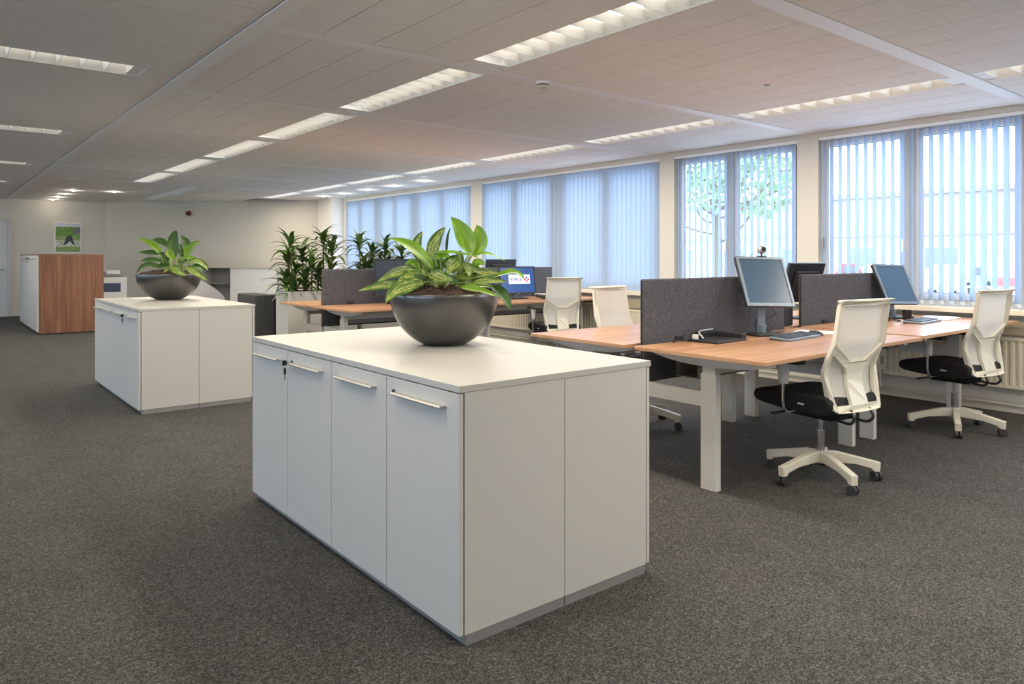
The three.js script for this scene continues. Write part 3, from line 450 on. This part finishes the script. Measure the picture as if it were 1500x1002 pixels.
// ------------------------------------------------------------ leafy bowl plants
function leafMesh(p0, p1, p2, W, fold, facing, m, parent, name = 'leaf') {
  const N = 12, pos = [], uv = [], idx = [], c = new THREE.QuadraticBezierCurve3(p0, p1, p2);
  for (let i = 0; i <= N; i++) {
    const t = i / N, q = c.getPoint(t), T = c.getTangent(t), f = facing.clone().addScaledVector(T, -facing.dot(T)).normalize(), s = new THREE.Vector3().crossVectors(T, f).normalize();
    const w = W * 0.5 * Math.pow(Math.sin(Math.PI * Math.min(1, 0.06 + 0.94 * Math.pow(t, 0.85))), 0.75) * (t > 0.97 ? 0.15 : 1), rip = 0.08 * W * Math.sin(t * 9 + W * 40);
    for (const [k, e] of [[-1, 0], [-0.5, 0.5], [0, 1], [0.5, 0.5], [1, 0]]) { const r = q.clone().addScaledVector(s, k * w).addScaledVector(f, -fold * w * e + (Math.abs(k) === 1 ? rip * k * 0.5 : 0)); pos.push(r.x, r.y, r.z); uv.push((k + 1) / 2, t); }
    if (i < N) for (let j = 0; j < 4; j++) { const a = i * 5 + j; idx.push(a, a + 5, a + 1, a + 1, a + 5, a + 6); }
  }
  const g = new THREE.BufferGeometry(); g.setAttribute('position', new THREE.Float32BufferAttribute(pos, 3)); g.setAttribute('uv', new THREE.Float32BufferAttribute(uv, 2)); g.setIndex(idx); g.computeVertexNormals();
  return mesh(name, g, m, parent);
}
function bowlPlant(label, base, R, H, depth, Z, leaves, stems) {
  // Z: [x0, y0, scale] of the picture area that the leaf outlines below are counted in
  const t = thing('potted_plant', label, 'potted plant', [base.x, base.y, base.z], 0, 'leafy plants in black bowls');
  const prof = [], a0 = Math.asin(0.36); for (let k = 0; k <= 24; k++) { const a = a0 + (Math.PI / 2 - a0) * k / 24; prof.push([R * Math.sin(a), H * (Math.cos(a0) - Math.cos(a)) / Math.cos(a0)]); }
  prof.unshift([0, 0]); prof.push([R - 0.006, H + 0.002], [R - 0.014, H - 0.004], [R - 0.03, H - 0.06]);
  mesh('bowl', lathe(prof, 64), M.bowl, t);
  const sg = new THREE.CircleGeometry(R - 0.018, 40, 0, 6.2832).rotateX(-Math.PI / 2), sg2 = new THREE.RingGeometry(0.0, R - 0.016, 40, 14).rotateX(-Math.PI / 2), p = sg2.attributes.position;
  for (let i = 0; i < p.count; i++) { const r = Math.hypot(p.getX(i), p.getZ(i)) / R; p.setY(i, H - 0.004 + 0.046 * (1 - r * r) + rr(-0.004, 0.004)); } sg2.computeVertexNormals(); sg.dispose();
  mesh('soil', metric(sg2), M.soil, t);
  const crumbs = []; for (let k = 0; k < 160; k++) { const a = rr(0, 6.28), r = Math.sqrt(rnd()) * (R - 0.03); crumbs.push(new THREE.TetrahedronGeometry(rr(0.004, 0.009)).rotateX(rr(0, 3)).rotateY(rr(0, 3)).translate(r * Math.cos(a), H + 0.002 + 0.046 * (1 - (r / R) ** 2), r * Math.sin(a))); }
  const cr = mesh('bark_crumbs', metric(join(crumbs)), M.soil, t); cr.userData.kind = 'stuff';
  const P = (x, y, d) => at(Z[0] + x / Z[2], Z[1] + y / Z[2], depth + d).sub(base);
  for (const [x0, y0, x1, y1, d, r] of stems) { const a = P(x0, y0, d), b = P(x1, y1, d); a.y = H - 0.005; mesh('stalk', join([tube([a, a.clone().lerp(b, 0.5).add(V(0.004, 0, 0.003)), b], r, 8, 8), new THREE.SphereGeometry(r, 10, 6).translate(b.x, b.y, b.z)]), M.stalk, t); }
  const cam = V(-base.x, EYE - base.y, -base.z).normalize();
  for (const [x0, y0, xm, ym, x1, y1, w, d0, d1, kind, up] of leaves) {
    const m = kind === 'g' ? M.leafGreen : kind === 'd' ? M.leafDark : M.leafVar, a = P(x0, y0, d0), b = P(x1, y1, d1), c = P(xm, ym, (d0 + d1) / 2); c.multiplyScalar(2).addScaledVector(a, -0.5).addScaledVector(b, -0.5);
    const W = w / Z[2] / FOC * depth;
    leafMesh(a, c, b, W * 1.12, 0.35, cam.clone().multiplyScalar(1 - up).add(V(0, up, 0)).normalize(), m, t);
    // its petiole reaches down to the crown
    const foot = V(a.x * 0.35, H + 0.01, a.z * 0.35); mesh('petiole', tube([foot, foot.clone().lerp(a, 0.6).add(V(0, 0.015, 0)), a], 0.004, 8, 6), M.stalk, t);
  }
  return t;
}
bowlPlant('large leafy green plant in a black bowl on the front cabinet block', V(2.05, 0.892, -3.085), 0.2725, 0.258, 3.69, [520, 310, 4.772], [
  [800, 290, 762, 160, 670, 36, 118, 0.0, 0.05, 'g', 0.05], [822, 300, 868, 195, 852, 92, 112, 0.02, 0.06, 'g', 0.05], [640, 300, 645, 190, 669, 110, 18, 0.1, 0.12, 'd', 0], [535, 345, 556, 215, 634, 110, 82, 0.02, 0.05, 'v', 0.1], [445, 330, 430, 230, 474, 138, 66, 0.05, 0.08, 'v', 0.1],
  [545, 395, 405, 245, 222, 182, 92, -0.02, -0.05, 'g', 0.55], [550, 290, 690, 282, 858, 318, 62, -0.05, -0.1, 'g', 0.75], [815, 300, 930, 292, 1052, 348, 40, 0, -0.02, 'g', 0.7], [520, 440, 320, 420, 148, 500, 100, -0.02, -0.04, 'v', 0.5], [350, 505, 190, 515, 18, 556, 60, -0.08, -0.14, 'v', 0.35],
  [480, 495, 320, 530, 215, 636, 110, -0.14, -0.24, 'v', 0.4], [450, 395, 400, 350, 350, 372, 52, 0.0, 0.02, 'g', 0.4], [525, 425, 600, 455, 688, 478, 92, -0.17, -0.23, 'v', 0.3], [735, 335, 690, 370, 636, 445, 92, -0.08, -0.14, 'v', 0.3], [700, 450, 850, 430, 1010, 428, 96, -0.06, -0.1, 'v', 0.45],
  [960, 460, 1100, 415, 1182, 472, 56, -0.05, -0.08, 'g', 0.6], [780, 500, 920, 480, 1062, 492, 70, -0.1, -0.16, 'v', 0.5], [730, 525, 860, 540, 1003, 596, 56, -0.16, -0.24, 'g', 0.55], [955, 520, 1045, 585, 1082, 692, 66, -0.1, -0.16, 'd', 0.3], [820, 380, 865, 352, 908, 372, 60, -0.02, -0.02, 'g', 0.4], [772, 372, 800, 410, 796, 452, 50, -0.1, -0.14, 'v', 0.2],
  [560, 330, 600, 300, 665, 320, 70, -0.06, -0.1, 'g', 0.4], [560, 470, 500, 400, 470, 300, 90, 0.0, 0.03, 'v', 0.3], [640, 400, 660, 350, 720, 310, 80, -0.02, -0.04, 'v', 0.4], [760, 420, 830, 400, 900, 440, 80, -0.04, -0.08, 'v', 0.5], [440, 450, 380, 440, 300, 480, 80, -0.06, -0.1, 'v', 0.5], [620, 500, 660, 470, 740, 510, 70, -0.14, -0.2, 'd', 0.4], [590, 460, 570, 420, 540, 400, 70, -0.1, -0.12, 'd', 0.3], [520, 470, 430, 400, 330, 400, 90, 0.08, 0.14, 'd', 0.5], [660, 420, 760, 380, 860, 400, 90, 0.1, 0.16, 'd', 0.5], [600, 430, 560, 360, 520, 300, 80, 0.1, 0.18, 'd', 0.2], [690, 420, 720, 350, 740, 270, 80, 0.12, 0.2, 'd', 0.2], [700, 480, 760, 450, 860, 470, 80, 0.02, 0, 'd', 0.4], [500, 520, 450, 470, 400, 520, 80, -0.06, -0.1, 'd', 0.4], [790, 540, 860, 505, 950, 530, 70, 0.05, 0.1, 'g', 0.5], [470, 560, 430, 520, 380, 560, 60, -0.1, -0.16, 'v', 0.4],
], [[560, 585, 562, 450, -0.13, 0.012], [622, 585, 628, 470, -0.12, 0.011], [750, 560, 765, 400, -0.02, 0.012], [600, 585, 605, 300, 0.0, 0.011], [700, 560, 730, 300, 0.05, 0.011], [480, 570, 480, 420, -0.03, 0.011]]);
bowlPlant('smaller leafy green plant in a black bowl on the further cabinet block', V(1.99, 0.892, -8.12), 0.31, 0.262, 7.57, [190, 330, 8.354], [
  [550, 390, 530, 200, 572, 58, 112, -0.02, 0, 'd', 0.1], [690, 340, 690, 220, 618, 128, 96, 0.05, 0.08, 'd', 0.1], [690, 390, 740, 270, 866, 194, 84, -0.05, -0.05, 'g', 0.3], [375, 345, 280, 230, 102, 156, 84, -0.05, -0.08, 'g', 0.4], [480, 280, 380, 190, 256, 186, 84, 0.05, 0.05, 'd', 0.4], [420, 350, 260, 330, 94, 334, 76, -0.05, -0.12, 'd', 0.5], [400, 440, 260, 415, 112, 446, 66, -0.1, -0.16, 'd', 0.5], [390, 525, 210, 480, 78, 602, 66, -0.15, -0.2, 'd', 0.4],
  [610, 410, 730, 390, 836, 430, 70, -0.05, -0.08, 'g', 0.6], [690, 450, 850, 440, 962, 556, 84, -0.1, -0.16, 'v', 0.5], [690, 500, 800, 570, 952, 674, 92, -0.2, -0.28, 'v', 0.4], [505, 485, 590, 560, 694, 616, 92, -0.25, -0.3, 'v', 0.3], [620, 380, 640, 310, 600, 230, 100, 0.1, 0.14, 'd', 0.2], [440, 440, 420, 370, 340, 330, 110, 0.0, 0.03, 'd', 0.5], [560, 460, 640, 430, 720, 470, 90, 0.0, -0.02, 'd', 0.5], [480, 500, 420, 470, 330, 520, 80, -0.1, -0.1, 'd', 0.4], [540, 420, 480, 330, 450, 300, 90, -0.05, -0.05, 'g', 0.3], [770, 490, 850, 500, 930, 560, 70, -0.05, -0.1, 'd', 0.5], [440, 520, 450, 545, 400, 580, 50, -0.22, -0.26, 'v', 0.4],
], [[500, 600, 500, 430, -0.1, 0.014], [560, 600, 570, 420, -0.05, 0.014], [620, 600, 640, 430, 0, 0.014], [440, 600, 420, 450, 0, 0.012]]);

// ------------------------------------------------------------ tall strap-leaved plants in white troughs
{
  const strapG = [0, 1, 2].map(v => { const N = 6, L = [0.31, 0.26, 0.33][v], pos = [], idx = []; for (let i = 0; i <= N; i++) { const t = i / N, x = L * t * (1 - 0.12 * t), y = L * (0.62 * t - [0.62, 0.35, 0.85][v] * t * t), w = 0.027 * Math.sin(Math.PI * (0.18 + 0.82 * Math.pow(t, 0.8))) + 0.001; pos.push(x, y + w * 0.35, -w, x, y, 0, x, y + w * 0.35, w); if (i < N) for (let j = 0; j < 2; j++) { const a = i * 3 + j; idx.push(a, a + 1, a + 3, a + 1, a + 4, a + 3); } } const g = new THREE.BufferGeometry(); g.setAttribute('position', new THREE.Float32BufferAttribute(pos, 3)); g.setIndex(idx); g.computeVertexNormals(); return g; });
  const plan = [[3.68, 4.66, 'beside the dark grey sofa', [[425, 358, 0.1], [474, 350, 0], [443, 372, -0.1], [416, 378, 0.05], [456, 386, 0.1], [432, 398, -0.1], [487, 366, 0.1], [466, 402, -0.1], [484, 392, 0.05], [417, 410, 0], [448, 412, 0.1], [428, 420, 0.1], [474, 418, 0.1], [490, 414, -0.1]]], [4.74, 5.9, 'in front of the closed far blind', [[522, 354, 0], [564, 364, 0.1], [545, 374, -0.1], [518, 384, 0.1], [588, 372, 0], [568, 386, -0.1], [540, 392, 0.05], [530, 402, -0.1], [556, 404, 0.1], [592, 396, 0.1]]]];
  for (const [x0, x1, where, heads] of plan) {
    const t = thing('planter_trough', 'white trough planter with tall strap-leaved plants ' + where, 'planter', [(x0 + x1) / 2, 0, -9.37], 0, 'white trough planters'), hw = (x1 - x0) / 2;
    mesh('trough', join([rbx(-hw, hw, 0.0, 0.06, -0.21, 0.21, 0.004), bx(-hw, hw, 0.06, 0.88, 0.19, 0.21), bx(-hw, hw, 0.06, 0.88, -0.21, -0.19), bx(-hw, -hw + 0.02, 0.06, 0.88, -0.19, 0.19), bx(hw - 0.02, hw, 0.06, 0.88, -0.19, 0.19)]), M.white, t);
    mesh('soil', metric(bx(-hw + 0.02, hw - 0.02, 0.7, 0.855, -0.19, 0.19)), M.soil, t);
    for (const [px, py, dz] of heads) {
      const zz = -9.37 + dz * 1.4, h = at(px, py, zz / (FWD.z + (px - 750) / FOC * RGT.z)).sub(V((x0 + x1) / 2, 0, -9.37)); h.x = Math.max(-hw + 0.05, Math.min(hw - 0.05, h.x));
      const st = mesh('stem', tube([V(h.x * 0.9, 0.84, h.z * 0.8), V(h.x * 0.95, (0.84 + h.y) / 2, h.z), V(h.x, h.y, h.z)], 0.011, 8, 6), M.bark, t);
      const nl = 18; for (let k = 0; k < nl; k++) { const l = mesh('leaf', strapG[k % 3], rnd() < 0.3 ? M.strapLight : M.strap, st); l.position.set(h.x, h.y - k * 0.009 + 0.03, h.z); l.rotation.set(0, k * 2.4 + rr(-0.3, 0.3), rr(-0.5, 0.2) + (nl - k) / nl * 0.75, 'YXZ'); const s = rr(0.85, 1.25); l.scale.set(s, s, s); }
    }
  }
}

// ------------------------------------------------------------ lounge corner at the far end
{
  const s = thing('sofa', 'dark grey upholstered high-back sofa beside the trough planter', 'sofa', [4.4, 0, -10.42]);
  mesh('backrest', join([rbx(-0.83, -0.56, 0.06, 0.805, -0.38, 0.385, 0.02), rbx(-0.55, -0.0, 0.06, 0.80, 0.12, 0.385, 0.02), rbx(0.01, 0.56, 0.06, 0.80, 0.12, 0.385, 0.02), rbx(0.57, 0.84, 0.06, 0.805, -0.38, 0.385, 0.02)]), M.sofa, s);
  mesh('seat_cushion', join([rbx(-0.55, -0.003, 0.2, 0.44, -0.4, 0.11, 0.03), rbx(0.003, 0.55, 0.2, 0.44, -0.4, 0.11, 0.03)]), M.sofa, s); mesh('seam', bx(-0.697, -0.693, 0.07, 0.8, 0.385, 0.387), M.dark, s);
  for (const [x, z] of [[-0.75, 0.3], [0.75, 0.3], [-0.75, -0.3], [0.75, -0.3]]) mesh('leg', cyl(0.02, 0.02, 0, 0.07, x, z, 12), M.steel, s);
  // white shell chair
  const c = thing('lounge_chair', 'white moulded shell lounge chair behind the further cabinets', 'lounge chair', [3.07, 0, -11.62], -12 * deg); c.scale.set(1.4, 1, 1.4);
  const pos = [], idx = [], NU = 28, NV = 16;
  for (let j = 0; j <= NV; j++) for (let i = 0; i <= NU; i++) { const u = (i / NU - 0.5) * 2, v = j / NV, a = u * 1.95, back = Math.max(0, Math.cos(a)), top = 0.62 + 0.36 * Math.pow(back, 0.8) + 0.05 * Math.cos(a * 3), y = 0.36 + (top - 0.36) * v, r = 0.2 + 0.18 * Math.pow(v, 0.5); pos.push(r * 1.05 * Math.sin(a), y, r * Math.cos(a) + 0.12 * v * back); if (i < NU && j < NV) { const k = j * (NU + 1) + i; idx.push(k, k + 1, k + NU + 1, k + 1, k + NU + 2, k + NU + 1); } }
  const g = new THREE.BufferGeometry(); g.setAttribute('position', new THREE.Float32BufferAttribute(pos, 3)); g.setIndex(idx); g.computeVertexNormals(); mesh('shell', g, M.shell, c);
  mesh('seat', lathe([[0, 0.36], [0.2, 0.36], [0.23, 0.4], [0.2, 0.43], [0, 0.42]], 32), M.shell, c); mesh('pedestal', join([cyl(0.025, 0.025, 0.02, 0.36, 0, 0, 14), cyl(0.24, 0.22, 0, 0.02, 0, 0, 28)]), M.chrome, c);
  // sideboard against the angled wall
  const yaw = -Math.atan2(4.3, 4.01), b = thing('sideboard', 'long white sideboard with a sliding door against the angled wall', 'sideboard', [5.70, 0, -16.78], yaw);
  mesh('carcass', join([bx(-0.92, 0.92, 1.08, 1.11, -0.22, 0.22), bx(-0.92, 0.92, 0.05, 0.08, -0.22, 0.2), bx(-0.92, -0.9, 0.05, 1.08, -0.22, 0.21), bx(0.9, 0.92, 0.05, 1.08, -0.22, 0.21), bx(-0.9, 0.9, 0.08, 1.08, -0.22, -0.2), bx(-0.01, 0.01, 0.08, 1.08, -0.2, 0.18)]), M.white, b);
  mesh('inside_shelf', bx(-0.9, 0.9, 0.72, 0.74, -0.2, 0.16), M.plinth, b); mesh('inside_back', bx(-0.9, -0.01, 0.08, 1.08, -0.198, -0.19), M.plinth, b); mesh('sliding_door', rbx(-0.22, 0.9, 0.08, 1.08, 0.18, 0.2, 0.002), M.shell, b); mesh('plinth', bx(-0.9, 0.9, 0, 0.05, -0.2, 0.17), M.plinth, b);
  // printer
  const p = thing('printer', 'white office printer standing beyond the walnut cabinet', 'printer', [3.05, 0, -16.9], -0.2);
  mesh('body', rbx(-0.27, 0.27, 0.02, 0.92, -0.28, 0.28, 0.02), M.shell, p); mesh('paper_tray', join([rbx(-0.25, 0.25, 0.12, 0.3, 0.27, 0.29, 0.004), rbx(-0.25, 0.25, 0.34, 0.52, 0.27, 0.29, 0.004)]), M.frame, p); mesh('output_slot', bx(-0.24, 0.16, 0.62, 0.8, 0.272, 0.284), M.feltBlue, p); mesh('scanner_lid', rbx(-0.27, 0.22, 0.94, 1.02, -0.28, 0.2, 0.012), M.tray, p); mesh('control_panel', rbx(-0.1, 0.15, 0.98, 1.06, 0.2, 0.28, 0.01).rotateX(0.0), M.paper, p);
  // picture on the end wall
  const cv = document.createElement('canvas'); cv.width = 192; cv.height = 256; const x = cv.getContext('2d');
  x.fillStyle = '#c9d0da'; x.fillRect(0, 0, 192, 256); x.fillStyle = '#5d8a2c'; x.fillRect(0, 30, 192, 100); x.fillStyle = '#7f9a58'; x.fillRect(0, 110, 192, 146); x.fillStyle = '#cfd2c8'; x.fillRect(0, 150, 192, 60);
  for (let k = 0; k < 240; k++) { x.fillStyle = ['#4f7a22', '#7aa23e', '#93a86a', '#b9c3a4'][k % 4]; x.fillRect(rr(0, 190), rr(40, 250), rr(3, 16), rr(2, 6)); }
  x.fillStyle = '#33343e'; x.beginPath(); x.moveTo(60, 190); x.lineTo(92, 110); x.lineTo(124, 104); x.lineTo(132, 138); x.lineTo(152, 190); x.lineTo(136, 190); x.lineTo(112, 156); x.lineTo(78, 192); x.fill(); x.fillStyle = '#6d6a80'; x.fillRect(140, 42, 46, 50);
  const tx = new THREE.CanvasTexture(cv); tx.colorSpace = THREE.SRGBColorSpace;
  const f = thing('picture', 'framed picture with a green ground and dark shape on the end wall', 'picture', [2.66, 1.78, Z_FAR]);
  mesh('frame', join(ringXY(0.0, 0.03, -0.27, 0.27, -0.35, 0.35, 0.02, 0.02, 0.02)), M.rail, f); mesh('print', new THREE.PlaneGeometry(0.5, 0.66).translate(0, 0, 0.012), new THREE.MeshStandardMaterial({ map: tx, roughness: 0.4 }), f); mesh('backing', bx(-0.26, 0.26, -0.34, 0.34, 0.001, 0.01), M.dark, f);
  const al = thing('alarm_sounder', 'dark red round alarm sounder high on the angled wall', 'alarm', [4.9, 2.36, -18.2], yaw);
  mesh('base', cyl(0.06, 0.06, 0, 0.03, 0, 0, 24).rotateX(Math.PI / 2), M.red, al); mesh('dome', lathe([[0.055, 0.03], [0.05, 0.06], [0.03, 0.075], [0, 0.078]], 24).rotateX(Math.PI / 2), M.red, al);
}

// ------------------------------------------------------------ outside
{
  struct('ground_outside', bx(X_WIN + 0.2, 90, -0.7, -0.5, -90, 60), M.concrete, 'pale paved ground outside the windows', 'ground');
  struct('ground_outside_left', bx(-60, X_LEFT - 0.2, -0.7, -0.5, -70, 40), M.concrete, 'pale paved ground on the other side of the building', 'ground');
  const b = thing('building', 'pale low building across the yard outside', 'building', [46, -0.5, -16]);
  mesh('wall', bx(0, 14, 0, 5.5, -32, 34), M.render, b); mesh('roof', join([bx(-0.4, 14.4, 5.5, 5.8, -32.4, 34.4)]), M.tile, b); mesh('ledge', bx(-0.15, 0, 3.1, 3.2, -32, 34), M.tile, b);
  for (let k = 0; k < 14; k++) { const w = mesh('window', bx(-0.05, 0.02, 1.1, 2.5, -30 + k * 4.6, -28 + k * 4.6), M.pvc, b); mesh('pane', bx(-0.06, -0.05, 1.2, 2.4, -29.9 + k * 4.6, -28.1 + k * 4.6), M.darkGlass, w); }
  const car = (label, m, p, turn) => { const c = thing('car', label, 'car', p, turn, 'cars parked outside'); const sh = new THREE.Shape([[-2.1, 0.3], [2.1, 0.3], [2.15, 0.75], [1.2, 0.9], [0.6, 1.4], [-1.2, 1.42], [-1.8, 0.95], [-2.15, 0.85]].map(q => new THREE.Vector2(...q))); mesh('body', new THREE.ExtrudeGeometry(sh, { depth: 1.6, bevelEnabled: true, bevelSize: 0.05, bevelThickness: 0.05, bevelSegments: 2 }).translate(0, 0, -0.8), m, c); mesh('side_window', join([bx(-1.1, 0.55, 0.95, 1.33, -0.87, -0.855), bx(-1.1, 0.55, 0.95, 1.33, 0.855, 0.87)]), M.darkGlass, c); for (const [x, z] of [[-1.3, -0.75], [1.3, -0.75], [-1.3, 0.75], [1.3, 0.75]]) mesh('wheel', cyl(0.32, 0.32, -0.1, 0.1, 0, 0, 20).rotateX(Math.PI / 2).translate(x, 0.32, z), M.rubber, c); };
  [['red', M.carRed, 'nose-in beside the railing end'], ['grey', M.carGrey, 'next to the red car'], ['white', M.carWhite, 'between the two darker cars'], ['dark red', M.carRed, 'furthest along the parked row']].forEach(([c, m, w], i) => car(c + ' car parked outside, ' + w, m, [40, -0.5, -11.2 - i * 3.1], 0));
  const f = thing('railing', 'thin white railing along the yard outside', 'railing', [20, -0.5, -12]);
  for (let k = 0; k < 40; k++) mesh('post', cyl(0.025, 0.025, 0, 1.1, 0, -20 + k, 8), M.pvc, f); mesh('rail', join([bx(-0.03, 0.03, 1.08, 1.13, -20, 19), bx(-0.02, 0.02, 0.55, 0.58, -20, 19)]), M.pvc, f);
  const tree = thing('tree', 'light green leafy tree outside the narrow window', 'tree', [17, -0.5, -12.2]);
  mesh('trunk', join([tube([V(0, 0, 0), V(0.1, 1.5, 0.05), V(-0.05, 3, 0.1), V(0.1, 5, 0)], 0.13, 16, 8)]), M.bark, tree);
  const tips = []; for (let k = 0; k < 16; k++) { const a = k * 2.4, y0 = rr(1.9, 4.2), e = V(Math.cos(a) * rr(0.9, 2), y0 + rr(0.3, 1.5), Math.sin(a) * rr(1, 2.4)); tips.push(e); mesh('branch', tube([V(0, y0, 0.05), V(e.x * 0.4, y0 + 0.2, e.z * 0.4), e], 0.03, 8, 6), M.bark, tree); }
  const lg = new THREE.PlaneGeometry(0.16, 0.1), inst = new THREE.InstancedMesh(lg, M.leafTree, 1700); inst.name = 'foliage'; inst.userData.kind = 'stuff'; const mt = new THREE.Matrix4(), qn = new THREE.Quaternion();
  for (let k = 0; k < 1700; k++) { const e = tips[k % 16], r = 0.75 * Math.cbrt(rnd()), a = rr(0, 6.28), c = rr(-1, 1), s = Math.sqrt(1 - c * c); qn.setFromEuler(new THREE.Euler(rr(0, 3), rr(0, 3), rr(0, 3))); mt.compose(V(e.x + r * s * Math.cos(a), e.y + r * c * 0.7, e.z + r * s * Math.sin(a)), qn, V(1, 1, 1)); inst.setMatrixAt(k, mt); }
  inst.castShadow = true; tree.add(inst);
}
renderer.render(scene, camera);
